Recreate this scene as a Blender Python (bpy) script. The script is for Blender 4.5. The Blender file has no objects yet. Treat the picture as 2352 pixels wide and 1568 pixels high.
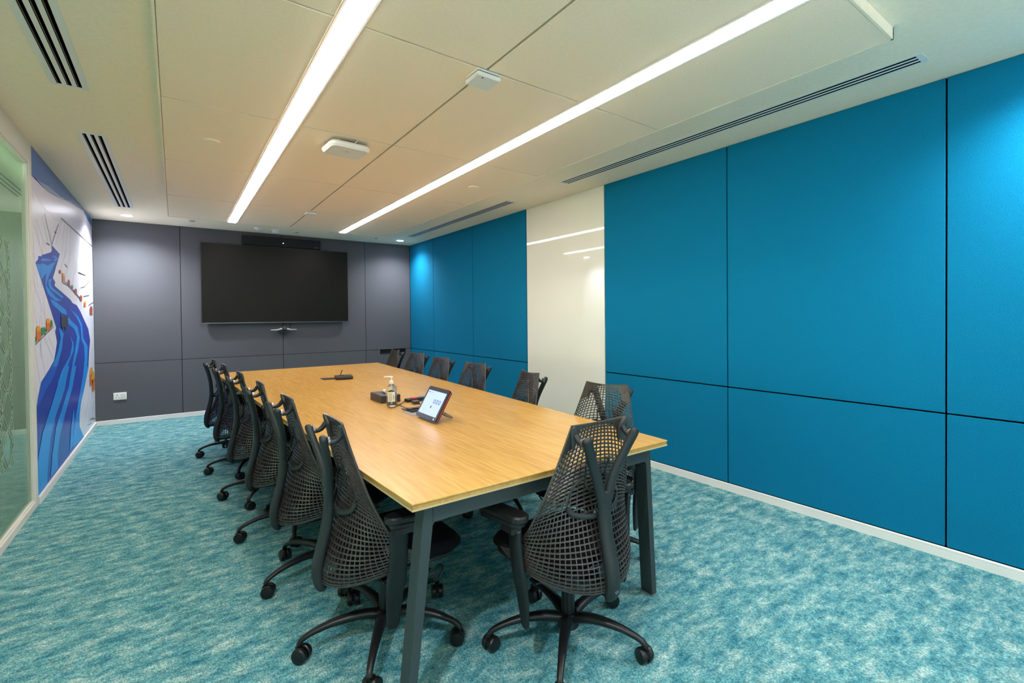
import bpy, bmesh, math, random
from mathutils import Vector, Matrix
from mathutils.geometry import tessellate_polygon
random.seed(4)
PI = math.pi
scn = bpy.context.scene
COL = scn.collection

# ------------------------------------------------------------------ helpers
def lin(c):
    return tuple(((v/255)/12.92 if v/255 <= .04045 else ((v/255+.055)/1.055)**2.4) for v in c)

def mat(name, rgb, rough=.5, metal=0.0, spec=.5, emit=None, estr=1.0, alpha=None, trans=None, coat=0.0, ior=None):
    m = bpy.data.materials.new(name); m.use_nodes = True
    b = m.node_tree.nodes['Principled BSDF']
    b.inputs['Base Color'].default_value = (*lin(rgb), 1)
    b.inputs['Roughness'].default_value = rough
    b.inputs['Metallic'].default_value = metal
    b.inputs['Specular IOR Level'].default_value = spec
    if coat: b.inputs['Coat Weight'].default_value = coat; b.inputs['Coat Roughness'].default_value = .03
    if ior: b.inputs['IOR'].default_value = ior
    if trans: b.inputs['Transmission Weight'].default_value = trans
    if emit:
        b.inputs['Emission Color'].default_value = (*lin(emit), 1)
        b.inputs['Emission Strength'].default_value = estr
    return m

def nt(m):
    n = m.node_tree
    return n, n.nodes, n.links, n.nodes['Principled BSDF']

def speckle(m, rgb_a, rgb_b, scale, lo=.35, hi=.65, bump=.0, detail=3, stretch=(1,1,1)):
    """procedural fine mottling between two colours, object space"""
    t, N, L, b = nt(m)
    co = N.new('ShaderNodeTexCoord'); mp = N.new('ShaderNodeMapping')
    mp.inputs['Scale'].default_value = stretch
    no = N.new('ShaderNodeTexNoise'); no.inputs['Scale'].default_value = scale; no.inputs['Detail'].default_value = detail
    cr = N.new('ShaderNodeValToRGB')
    cr.color_ramp.elements[0].position = lo; cr.color_ramp.elements[1].position = hi
    cr.color_ramp.elements[0].color = (*lin(rgb_a), 1); cr.color_ramp.elements[1].color = (*lin(rgb_b), 1)
    L.new(co.outputs['Object'], mp.inputs['Vector']); L.new(mp.outputs['Vector'], no.inputs['Vector'])
    L.new(no.outputs['Fac'], cr.inputs['Fac']); L.new(cr.outputs['Color'], b.inputs['Base Color'])
    if bump:
        bp = N.new('ShaderNodeBump'); bp.inputs['Strength'].default_value = bump; bp.inputs['Distance'].default_value = .002
        L.new(no.outputs['Fac'], bp.inputs['Height']); L.new(bp.outputs['Normal'], b.inputs['Normal'])
    return m

def link(name, bm, m, parent=None, smooth=False, bevel=0, segs=2):
    me = bpy.data.meshes.new(name)
    bmesh.ops.recalc_face_normals(bm, faces=bm.faces)
    bm.to_mesh(me); bm.free()
    if smooth:
        for p in me.polygons: p.use_smooth = True
    o = bpy.data.objects.new(name, me); COL.objects.link(o)
    for x in (m if isinstance(m, (list, tuple)) else [m]): me.materials.append(x)
    if parent: o.parent = parent
    if bevel:
        bv = o.modifiers.new('Bevel', 'BEVEL'); bv.width = bevel; bv.segments = segs; bv.limit_method = 'ANGLE'
    return o

def thing(name, label, cat, loc=(0,0,0), rz=0, group=None):
    o = bpy.data.objects.new(name, None); COL.objects.link(o)
    o.empty_display_size = .05
    o.location = loc; o.rotation_euler = (0,0,rz)
    return tag(o, label, cat, group)

def tag(o, label, cat, group=None):
    o['label'] = label; o['category'] = cat
    if group: o['group'] = group
    return o

def struct(o):
    o['kind'] = 'structure'; return o

def box(bm, x0, x1, y0, y1, z0, z1, M=None, mi=0):
    vs = [bm.verts.new((x, y, z)) for z in (z0, z1) for y in (y0, y1) for x in (x0, x1)]
    if M is not None:
        for v in vs: v.co = M @ v.co
    for f in ((0,2,3,1),(4,5,7,6),(0,1,5,4),(2,6,7,3),(0,4,6,2),(1,3,7,5)):
        fc = bm.faces.new([vs[i] for i in f]); fc.material_index = mi
    return vs

def prism(bm, pts, axis, a, b):
    """closed polygon pts (2d) extruded from a to b along axis (0,1,2)"""
    def P(p, d):
        return {0:(d,p[0],p[1]), 1:(p[0],d,p[1]), 2:(p[0],p[1],d)}[axis]
    A = [bm.verts.new(P(p,a)) for p in pts]; B = [bm.verts.new(P(p,b)) for p in pts]
    n = len(pts)
    for i in range(n): bm.faces.new((A[i], A[(i+1)%n], B[(i+1)%n], B[i]))
    for t in tessellate_polygon([[Vector((*p, 0)) for p in pts]]):
        bm.faces.new([A[i] for i in t]); bm.faces.new([B[i] for i in t[::-1]])

def cyl(bm, c, r, h, n=24, r2=None, axis=2, M=None):
    """cylinder centred on c running from 0 to h along axis"""
    r2 = r if r2 is None else r2
    rings = []
    for rr, d in ((r,0),(r2,h)):
        ring = []
        for i in range(n):
            a = 2*PI*i/n; p = [rr*math.cos(a), rr*math.sin(a)]
            q = {2:(p[0],p[1],d), 0:(d,p[0],p[1]), 1:(p[0],d,p[1])}[axis]
            v = Vector(c)+Vector(q)
            if M is not None: v = M @ v
            ring.append(bm.verts.new(v))
        rings.append(ring)
    for i in range(n): bm.faces.new((rings[0][i], rings[0][(i+1)%n], rings[1][(i+1)%n], rings[1][i]))
    bm.faces.new(rings[0][::-1]); bm.faces.new(rings[1])

def lathe(bm, prof, c=(0,0,0), n=28, sx=1, sy=1):
    rings = []
    for r, z in prof:
        rings.append([bm.verts.new((c[0]+sx*r*math.cos(2*PI*i/n), c[1]+sy*r*math.sin(2*PI*i/n), c[2]+z)) for i in range(n)])
    for a, b in zip(rings, rings[1:]):
        for i in range(n): bm.faces.new((a[i], a[(i+1)%n], b[(i+1)%n], b[i]))
    bm.faces.new(rings[0][::-1]); bm.faces.new(rings[-1])

def spline(pts, k=6):
    """Catmull-Rom through tuples of any length"""
    P = [pts[0]]+list(pts)+[pts[-1]]; out = []
    for i in range(1, len(P)-2):
        for s in range(k):
            t = s/k
            out.append(tuple(.5*((2*b)+(-a+c)*t+(2*a-5*b+4*c-d)*t*t+(-a+3*b-3*c+d)*t**3)
                       for a,b,c,d in zip(P[i-1],P[i],P[i+1],P[i+2])))
    out.append(tuple(pts[-1])); return out

def sweep(bm, pts, side=(1,0,0), n=10, k=5, sq=1.0, closed=False, M=None):
    """tube through pts (x,y,z,w,h): w along 'side', h across; ends rounded by the caller's radii"""
    P = spline(pts, k) if k > 1 else list(pts)
    if closed: P = P[:-1]
    V = [Vector(p[:3]) for p in P]; rings = []; m = len(V)
    for i, p in enumerate(P):
        if closed: T = V[(i+1)%m]-V[i-1]
        else: T = V[min(i+1,m-1)]-V[max(i-1,0)]
        T.normalize(); S = Vector(side); S = S-T*S.dot(T)
        if S.length < 1e-4: S = T.orthogonal()
        S.normalize(); U = T.cross(S)
        ring = []
        for j in range(n):
            a = 2*PI*(j+.5)/n; ca, sa = math.cos(a), math.sin(a)
            ca = math.copysign(abs(ca)**sq, ca); sa = math.copysign(abs(sa)**sq, sa)
            q = V[i]+S*(p[3]/2*ca)+U*(p[4]/2*sa)
            if M is not None: q = M @ q
            ring.append(bm.verts.new(q))
        rings.append(ring)
    for a, b in zip(rings, rings[1:]+([rings[0]] if closed else [])):
        for j in range(n): bm.faces.new((a[j], a[(j+1)%n], b[(j+1)%n], b[j]))
    if not closed:
        bm.faces.new(rings[0][::-1]); bm.faces.new(rings[-1])

def new(): return bmesh.new()

def copy_tree(o, parent=None):
    c = o.copy(); COL.objects.link(c)
    if parent: c.parent = parent
    for ch in o.children: copy_tree(ch, c)
    return c

# ------------------------------------------------------------------ measures
W = -4.112; H = 2.605; HR = 2.555; S = .787; BB = .057; YF = -9.4
XB = [W, -3.236, -2.007, -.779, 0]
YR = [0, -.974, -2.282, -3.594, -4.915, -6.234, -7.550, -8.866, YF]

# ------------------------------------------------------------------ materials
M_ceil = speckle(mat('ceiling_paint', (236,228,208), .85, spec=.2), (252,234,206), (254,240,216), 60, bump=.05)
M_tile = speckle(mat('ceiling_tile_board', (238,228,206), .85, spec=.2), (255,230,200), (255,238,212), 90, detail=6, bump=.12)
M_white = mat('white_painted_metal', (232,230,224), .45)
M_trim = mat('white_skirting', (228,226,222), .4)
M_black = mat('matt_black', (12,12,13), .6)
M_gap = mat('dark_joint', (3,3,4), .95, spec=0)
M_teal = speckle(mat('teal_felt', (0,140,175), .95, spec=.15), (0,94,130), (7,126,165), 300, .32, .68, bump=.35, detail=4)
M_grey = speckle(mat('grey_felt', (95,98,108), .95, spec=.15), (76,78,83), (101,102,107), 300, .32, .68, bump=.35, detail=4)
M_board = mat('back_painted_glass', (228,228,216), .03, spec=.5, coat=.6)

def carpet():
    m = mat('teal_carpet', (80,150,155), .95, spec=.1)
    t, N, L, b = nt(m)
    co = N.new('ShaderNodeTexCoord')
    def noise(scale, det, stretch, rough=.55):
        mp = N.new('ShaderNodeMapping'); mp.inputs['Scale'].default_value = stretch
        n = N.new('ShaderNodeTexNoise'); n.inputs['Scale'].default_value = scale; n.inputs['Detail'].default_value = det
        n.inputs['Roughness'].default_value = rough
        L.new(co.outputs['Object'], mp.inputs['Vector']); L.new(mp.outputs['Vector'], n.inputs['Vector']); return n
    big = noise(12, 10, (.7,1.3,1), .76)
    cr = N.new('ShaderNodeValToRGB'); e = cr.color_ramp.elements
    e[0].position = .36; e[0].color = (*lin((46,128,148)),1)
    e[1].position = .63; e[1].color = (*lin((188,220,212)),1)
    mid = cr.color_ramp.elements.new(.5); mid.color = (*lin((114,178,182)),1)
    L.new(big.outputs['Fac'], cr.inputs['Fac'])
    vo = N.new('ShaderNodeTexVoronoi'); vo.inputs['Scale'].default_value = 230
    mp = N.new('ShaderNodeMapping'); mp.inputs['Scale'].default_value = (1,.62,1); mp.inputs['Rotation'].default_value = (0,0,.5)
    L.new(co.outputs['Object'], mp.inputs['Vector']); L.new(mp.outputs['Vector'], vo.inputs['Vector'])
    sep = N.new('ShaderNodeSeparateColor'); L.new(vo.outputs['Color'], sep.inputs['Color'])
    mr = N.new('ShaderNodeMapRange'); mr.inputs['To Min'].default_value = .66; mr.inputs['To Max'].default_value = 1.32
    L.new(sep.outputs['Red'], mr.inputs['Value'])
    mr2 = N.new('ShaderNodeMapRange'); mr2.inputs['From Max'].default_value = .7; mr2.inputs['To Min'].default_value = 1.1; mr2.inputs['To Max'].default_value = .6
    L.new(vo.outputs['Distance'], mr2.inputs['Value'])
    mu = N.new('ShaderNodeMath'); mu.operation = 'MULTIPLY'; L.new(mr.outputs['Result'], mu.inputs[0]); L.new(mr2.outputs['Result'], mu.inputs[1])
    mx = N.new('ShaderNodeVectorMath'); mx.operation = 'SCALE'
    L.new(cr.outputs['Color'], mx.inputs[0]); L.new(mu.outputs['Value'], mx.inputs['Scale'])
    L.new(mx.outputs['Vector'], b.inputs['Base Color'])
    bp = N.new('ShaderNodeBump'); bp.inputs['Strength'].default_value = .6; bp.inputs['Distance'].default_value = .004; bp.invert = True
    L.new(vo.outputs['Distance'], bp.inputs['Height']); L.new(bp.outputs['Normal'], b.inputs['Normal'])
    return m
M_carpet = carpet()

def oak(name, c1, c2, c3):
    m = mat(name, c2, .27, spec=.5)
    t, N, L, b = nt(m)
    co = N.new('ShaderNodeTexCoord')
    def noise(scale, stretch, det=4):
        mp = N.new('ShaderNodeMapping'); mp.inputs['Scale'].default_value = stretch
        n = N.new('ShaderNodeTexNoise'); n.inputs['Scale'].default_value = scale; n.inputs['Detail'].default_value = det
        L.new(co.outputs['Object'], mp.inputs['Vector']); L.new(mp.outputs['Vector'], n.inputs['Vector']); return n
    g = noise(9, (9,.42,1), 7); h = noise(60, (4,.12,1), 3); k = noise(1.6, (2.2,.35,1), 2)
    cr = N.new('ShaderNodeValToRGB'); e = cr.color_ramp.elements
    e[0].position = .32; e[0].color = (*lin(c1),1); e[1].position = .66; e[1].color = (*lin(c3),1)
    mm = cr.color_ramp.elements.new(.48); mm.color = (*lin(c2),1)
    a1 = N.new('ShaderNodeMath'); a1.operation = 'MULTIPLY_ADD'; a1.inputs[1].default_value = .45
    L.new(h.outputs['Fac'], a1.inputs[0])
    a2 = N.new('ShaderNodeMath'); a2.operation = 'MULTIPLY'; a2.inputs[1].default_value = .35; L.new(g.outputs['Fac'], a2.inputs[0])
    L.new(a2.outputs[0], a1.inputs[2])
    a3 = N.new('ShaderNodeMath'); a3.operation = 'MULTIPLY_ADD'; a3.inputs[1].default_value = .2
    L.new(k.outputs['Fac'], a3.inputs[0]); L.new(a1.outputs[0], a3.inputs[2])
    L.new(a3.outputs[0], cr.inputs['Fac']); L.new(cr.outputs['Color'], b.inputs['Base Color'])
    bp = N.new('ShaderNodeBump'); bp.inputs['Strength'].default_value = .08; bp.inputs['Distance'].default_value = .001
    L.new(h.outputs['Fac'], bp.inputs['Height']); L.new(bp.outputs['Normal'], b.inputs['Normal'])
    return m
M_oak = oak('oak_veneer', (174,127,54), (196,150,72), (212,170,92))
M_oakedge = oak('oak_edge_band', (150,110,48), (178,136,70), (196,154,84))
M_legs = mat('graphite_powder_coat', (50,60,61), .5, spec=.4)
M_plast = mat('black_chair_plastic', (18,18,19), .42, spec=.5)
M_tower = mat('graphite_chair_plastic', (31,36,37), .5, spec=.45)
M_mesh = mat('elastomer_mesh', (58,53,50), .32, spec=.65)
M_fab = speckle(mat('black_seat_fabric', (16,16,18), .95, spec=.15), (10,10,12), (24,24,26), 500, bump=.4)
M_wheel = mat('caster_rubber', (14,14,15), .38)
M_metal = mat('brushed_steel', (170,170,170), .3, metal=1.0)
M_red = mat('orange_red_rim', (215,60,35), .4)
M_lens = mat('black_gloss', (4,4,5), .08)

# ------------------------------------------------------------------ room shell
bm = new(); box(bm, -5.8, .2, YF-.1, .2, -.1, 0)
struct(link('floor', bm, M_carpet))
bm = new(); box(bm, -5.8, .2, YF-.1, .2, H, H+.1)
struct(link('ceiling', bm, M_ceil))

def felt_panel(name, parent, axis, a0, a1, z0, z1, m, d0, d1):
    """one felt board with slightly rounded edges, on axis 'y' (back wall) or 'x' (right wall)"""
    g = .0026 if axis == 'y' else .0045
    bm = new()
    if axis == 'y': box(bm, a0+g, a1-g, d0, d1, z0+g, z1-g)
    else: box(bm, d0, d1, a0+g, a1-g, z0+g, z1-g)
    return link(name, bm, m, parent, bevel=.002, segs=1)

bm = new(); box(bm, -5.8, .2, .022, .2, 0, H)
wb = struct(link('wall_back', bm, M_gap))
for i in range(4):
    x0, x1 = XB[i], XB[i+1]
    felt_panel('felt_panel', wb, 'y', x0, x1, S, H+.003, M_grey, 0, .022)
    if i < 3: felt_panel('felt_panel', wb, 'y', x0, x1, BB, S, M_grey, 0, .022)
    else:
        g = .0026; bm = new()
        c0, c1, cz = -.544, -.093, .702
        prism(bm, [(x0+g,BB),(x1-g,BB),(x1-g,S-g),(c1,S-g),(c1,cz),(c0,cz),(c0,S-g),(x0+g,S-g)], 1, 0, .022)
        link('felt_panel', bm, M_grey, wb)
bm = new(); box(bm, .022, .2, YF, .022, 0, H)
wr = struct(link('wall_right', bm, M_gap))
for i in range(len(YR)-1):
    y1, y0 = YR[i], YR[i+1]
    if i == 3: continue
    felt_panel('felt_panel', wr, 'x', y0, y1, S, H+.003, M_teal, 0, .022)
    felt_panel('felt_panel', wr, 'x', y0, y1, BB, S, M_teal, 0, .022)
bm = new(); box(bm, .002, .022, -4.909, -3.6, BB, H-.002)
wbrd = link('glass_whiteboard', bm, M_board, bevel=.002, segs=2)
tag(wbrd, 'full height white glossy glass writing board between the teal felt panels', 'whiteboard')

bm = new(); box(bm, W-.1, W, -3.27, .02, 0, H)
M_paint = mat('white_wall_paint', (224,222,220), .6)
struct(link('wall_left', bm, M_paint))
bm = new(); box(bm, -5.8, .2, YF-.1, YF, 0, H)
struct(link('wall_front', bm, mat('front_wall_paint', (208,222,226), .8)))
bm = new(); box(bm, -5.8, -5.7, YF, .2, 0, H)
M_corr = mat('corridor_paint', (196,202,190), .8)
struct(link('wall_corridor', bm, M_corr))

def skirting(name, pts2d, axis, a, b):
    bm = new(); prism(bm, pts2d, axis, a, b)
    return struct(link(name, bm, M_trim))
# rounded-top skirting with a small groove
def skp(d): return [(0,0),(d*.014,0),(d*.014,BB-.014),(d*.011,BB-.012),(d*.014,BB-.010),(d*.014,BB-.003),(d*.011,BB),(0,BB)]
bm = new(); pts = skp(-1)
prism(bm, [(y,z) for y,z in pts], 0, W+.014, -.014); struct(link('baseboard_back', bm, M_trim))
bm = new(); prism(bm, [(x,z) for x,z in skp(-1)], 1, YF, 0); struct(link('baseboard_right', bm, M_trim))
bm = new(); prism(bm, [(W+x,z) for x,z in skp(1)], 1, -3.262, 0); struct(link('baseboard_left', bm, M_trim))

# ------------------------------------------------------------------ glass partition on the left
def glass_mat(name, tint, refl):
    m = bpy.data.materials.new(name); m.use_nodes = True
    N, L = m.node_tree.nodes, m.node_tree.links; N.clear()
    o = N.new('ShaderNodeOutputMaterial'); mix = N.new('ShaderNodeMixShader'); tr = N.new('ShaderNodeBsdfTransparent')
    gl = N.new('ShaderNodeBsdfGlossy'); gl.inputs['Roughness'].default_value = 0.0
    gl.inputs['Color'].default_value = (*lin((225,236,226)),1)
    tr.inputs['Color'].default_value = (*lin(tint),1)
    fr = N.new('ShaderNodeFresnel'); fr.inputs['IOR'].default_value = refl
    L.new(fr.outputs['Fac'], mix.inputs['Fac']); L.new(tr.outputs[0], mix.inputs[1]); L.new(gl.outputs[0], mix.inputs[2])
    df = N.new('ShaderNodeBsdfDiffuse'); df.inputs['Color'].default_value = (*lin((176,206,180)),1)
    mx = N.new('ShaderNodeMixShader'); mx.inputs['Fac'].default_value = .26          # pale green tinted glass; milky diffuse added to lighten its dark reflection
    L.new(mix.outputs[0], mx.inputs[1]); L.new(df.outputs[0], mx.inputs[2])
    L.new(mx.outputs[0], o.inputs['Surface']); return m
M_pane = glass_mat('partition_glass', (240,242,238), 3.0)
w1 = bpy.data.objects.new('window_1', None); COL.objects.link(w1); struct(w1)
bm = new()
box(bm, W-.06, W+.006, -3.35, -3.27, 0, H)
box(bm, W-.06, W+.006, YF, -3.35, 2.45, H)
box(bm, W-.06, W+.006, YF, -3.35, 0, .05)
box(bm, W-.05, W-.002, -3.362, -3.35, .05, 2.45)
box(bm, W-.05, W-.002, YF, -3.35, .05, .062)
box(bm, W-.05, W-.002, YF, -3.35, 2.44, 2.45)
link('window_frame', bm, mat('white_window_frame', (226,224,214), .4), w1, bevel=.002, segs=1)
bm = new(); box(bm, W-.024, W-.014, YF, -3.355, .06, 2.445); link('window_pane', bm, M_pane, w1)
# frosted film pattern: rows of interlaced arcs and diamonds
M_film = mat('frosted_film', (150,170,152), .7)
bm = new()
def ribbon(bm, pts, w=.007, x=W-.012, th=.0012):
    for (a, b) in zip(pts, pts[1:]):
        d = Vector((b[0]-a[0], b[1]-a[1])); 
        if d.length < 1e-6: continue
        n = Vector((-d.y, d.x)).normalized()*w/2
        q = [(a[0]+n.x,a[1]+n.y),(b[0]+n.x,b[1]+n.y),(b[0]-n.x,b[1]-n.y),(a[0]-n.x,a[1]-n.y)]
        A = [bm.verts.new((x,*p)) for p in q]; B = [bm.verts.new((x+th,*p)) for p in q]
        bm.faces.new(A); bm.faces.new(B[::-1])
        for i in range(4): bm.faces.new((A[i],A[(i+1)%4],B[(i+1)%4],B[i]))
y = -3.93
while y > -5.4:
    for r in range(6):
        zc = .55+r*.235
        ribbon(bm, [(y+.12*math.cos(t*PI/10), zc+.117*math.sin(t*PI/10)) for t in range(21)])
        ribbon(bm, [(y-.12,zc),(y,zc+.117),(y+.12,zc),(y,zc-.117),(y-.12,zc)])
        ribbon(bm, [(y+.12-.05*math.sin(t*PI/8), zc+.117-.234*t/8) for t in range(9)])
    y -= .24
link('film_pattern', bm, M_film, w1)

# ------------------------------------------------------------------ lowered ceiling raft
RX = [-3.362, -2.7765, -2.6635, -2.0687, -1.4565, -1.3435, -.761]
RY = [-1.017, -2.276, -3.594, -4.909, -6.218, -7.538]
raft = thing('ceiling_raft', 'large pale lowered ceiling raft of square boards above the long table', 'ceiling raft', (-2.06,-4.28,HR))
def inraft(o):
    o.parent = raft; o.matrix_parent_inverse = Matrix.Translation((2.06,4.28,-HR)); return o
bm = new(); box(bm, RX[0]+.02, RX[-1]-.02, RY[-1]+.02, RY[0]-.02, HR+.030, H-.001)
inraft(link('backing_board', bm, M_gap))
for a, b in ((0,1),(2,3),(3,4),(5,6)):
    for r in range(5):
        bm = new()
        xa = RX[a]+(.012 if a == 0 else .006); xb = RX[b]-(.012 if b == 6 else .006)
        ya = RY[r+1]+(.012 if r == 4 else .006); yb = RY[r]-(.012 if r == 0 else .006)
        box(bm, xa, xb, ya, yb, HR, HR+.030)
        inraft(link('ceiling_board', bm, M_tile, bevel=.0015, segs=1))
bm = new(); t = .010
for (x0,x1,y0,y1) in ((RX[0],RX[0]+t,RY[-1],RY[0]),(RX[-1]-t,RX[-1],RY[-1],RY[0]),(RX[0],RX[-1],RY[0]-t,RY[0]),(RX[0],RX[-1],RY[-1],RY[-1]+t)):
    box(bm, x0, x1, y0, y1, HR-.002, H-.001)
inraft(link('edge_trim', bm, M_ceil))

M_diff = mat('lit_diffuser', (255,255,255), .6, emit=(255,243,238), estr=11.0)
for (x0, x1, lab) in ((RX[1],RX[2],'long recessed white light line on the mural side of the ceiling raft'),
                      (RX[4],RX[5],'long recessed white light line on the teal wall side of the ceiling raft')):
    xc = (x0+x1)/2
    t = thing('linear_ceiling_light', lab, 'ceiling light', (xc,-4.28,HR), group='recessed light lines in the ceiling raft')
    bm = new(); h = (x1-x0)/2
    for s in (-1,1): box(bm, s*h-(.010 if s>0 else 0), s*h+(.010 if s<0 else 0), -3.25, 3.25, -.004, .014)
    box(bm, -h, h, 3.25, 3.26, -.004, .014); box(bm, -h, h, -3.26, -3.25, -.004, .014)
    link('light_housing', bm, M_white, t)
    bm = new(); prism(bm, [(-h+.012,.012),(-h+.012,-.003),(-h+.022,-.009),(h-.022,-.009),(h-.012,-.003),(h-.012,.012)], 1, -3.248, 3.248)
    link('diffuser', bm, M_diff, t)

# ------------------------------------------------------------------ air vents
def vent(x0, x1, y0, y1, lab, flange, grp):
    xc, yc = (x0+x1)/2, (y0+y1)/2
    t = thing('linear_air_vent', lab, 'air vent', (xc,yc,H), group=grp)
    hx, hy = (x1-x0)/2, (y1-y0)/2
    bm = new(); z0, z1 = -.0034, .0
    fx = flange
    box(bm, -hx, -hx+fx, -hy, hy, z0, z1); box(bm, hx-fx, hx, -hy, hy, z0, z1)
    box(bm, -hx+fx, hx-fx, -hy, -hy+.03, z0, z1); box(bm, -hx+fx, hx-fx, hy-.03, hy, z0, z1)
    link('vent_frame', bm, M_white, t, bevel=.001, segs=1)
    bm = new(); box(bm, -hx+fx, hx-fx, -hy+.03, hy-.03, -.0028, 0); link('dark_slot', bm, M_gap, t)
    inner = 2*(hx-fx); n = 3; bar = inner/5
    for k in (1,2):
        c = -hx+fx+inner*(2*k-.5)/5
        bm = new(); box(bm, c-bar/2, c+bar/2, -hy+.03, hy-.03, z0, -.0028); link('vent_bar', bm, M_white, t)
    # thin deflector blades seen inside each slot
    bm = new()
    for k in range(3):
        c = -hx+fx+inner*(2*k+.25)/5
        if x0 > -2: c += 0; continue
        box(bm, c-.002, c+.002, -hy+.03, hy-.03, -.0031, -.0028)
    if x0 < -2: link('deflector_blade', bm, mat('bronze_blade', (90,74,60), .5, metal=.3), t)
vent(-3.815, -3.66, -3.80, -1.04, 'white three-slot air vent over the mural, nearer the screen wall', .028, 'slot air vents on the mural side')
vent(-3.815, -3.66, -7.70, -4.62, 'white three-slot air vent beside the glass partition, nearer the camera', .028, 'slot air vents on the mural side')
vent(-.415, -.295, -3.83, -.93, 'slim white slot air vent above the far teal panels, nearer the screen wall', .018, 'slot air vents on the teal wall side')
vent(-.415, -.295, -7.55, -4.72, 'slim white slot air vent above the near teal panels and whiteboard', .018, 'slot air vents on the teal wall side')

# ------------------------------------------------------------------ downlights
M_dl = mat('lit_downlight', (255,255,255), .5, emit=(236,240,255), estr=30.0)
for (x, y, lab, p) in ((-3.747,-.513,'lit round downlight in the ceiling corner above the mural and grey wall',1.25),
                  (-.354,-.483,'lit round downlight in the ceiling corner above the grey and teal walls',.7),
                  (-.35,-8.12,'lit round downlight close to the teal wall near the camera',.85),
                  (-3.75,-7.95,'lit round downlight close to the glass partition near the camera',1.3)):
    t = thing('downlight', lab, 'downlight', (x,y,H), group='round downlights at the ceiling corners')
    bm = new(); lathe(bm, [(.062,0),(.062,-.004),(.052,-.006),(.052,-.002)]); link('trim_ring', bm, M_white, t, smooth=False)
    bm = new(); lathe(bm, [(.052,-.001),(.052,-.007),(.03,-.010)]); link('lit_lens', bm, M_dl, t)
    l = bpy.data.lights.new('downlight_lamp', 'SPOT'); l.energy = 60*p; l.color = (.93,.95,1.0)
    l.spot_size = math.radians(148); l.spot_blend = 1.0; l.shadow_soft_size = .05
    lo = bpy.data.objects.new('downlight_lamp', l); COL.objects.link(lo); lo.parent = t; lo.location = (0,0,-.03)
# added fill downlights, unseen: the wall behind the camera bounces light to the ceiling
for (x, lab) in ((-2.9,'added wall washing fill light, unseen behind the camera, mural side'),(-2.05,'middle added wall washing fill light, unseen behind the camera'),(-1.2,'added wall washing fill light, unseen behind the camera, teal wall side')):
    t = thing('downlight', lab, 'downlight', (x,-8.75,H), group='added fill lights behind the camera')
    bm = new(); lathe(bm, [(.062,0),(.062,-.004),(.052,-.006),(.052,-.002)]); link('trim_ring', bm, M_white, t)
    bm = new(); lathe(bm, [(.052,-.001),(.052,-.007),(.03,-.010)]); link('lit_lens', bm, M_dl, t)
    l = bpy.data.lights.new('added_fill_lamp', 'SPOT'); l.energy = 90; l.color = (1,.98,.95)
    l.spot_size = math.radians(100); l.spot_blend = 1.0; l.shadow_soft_size = .05
    lo = bpy.data.objects.new('added_fill_lamp', l); COL.objects.link(lo); lo.parent = t; lo.location = (0,0,-.03); lo.rotation_euler = (-.65,0,0)
# unseen lamp added in the corridor to brighten the glass partition
l = bpy.data.lights.new('added_corridor_fill', 'AREA'); l.shape = 'RECTANGLE'; l.size = .3; l.size_y = 5; l.energy = 480; l.color = (1,.95,.88)
lo = bpy.data.objects.new('added_corridor_fill', l); COL.objects.link(lo); lo.location = (-4.95,-5.5,H-.02)

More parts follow.
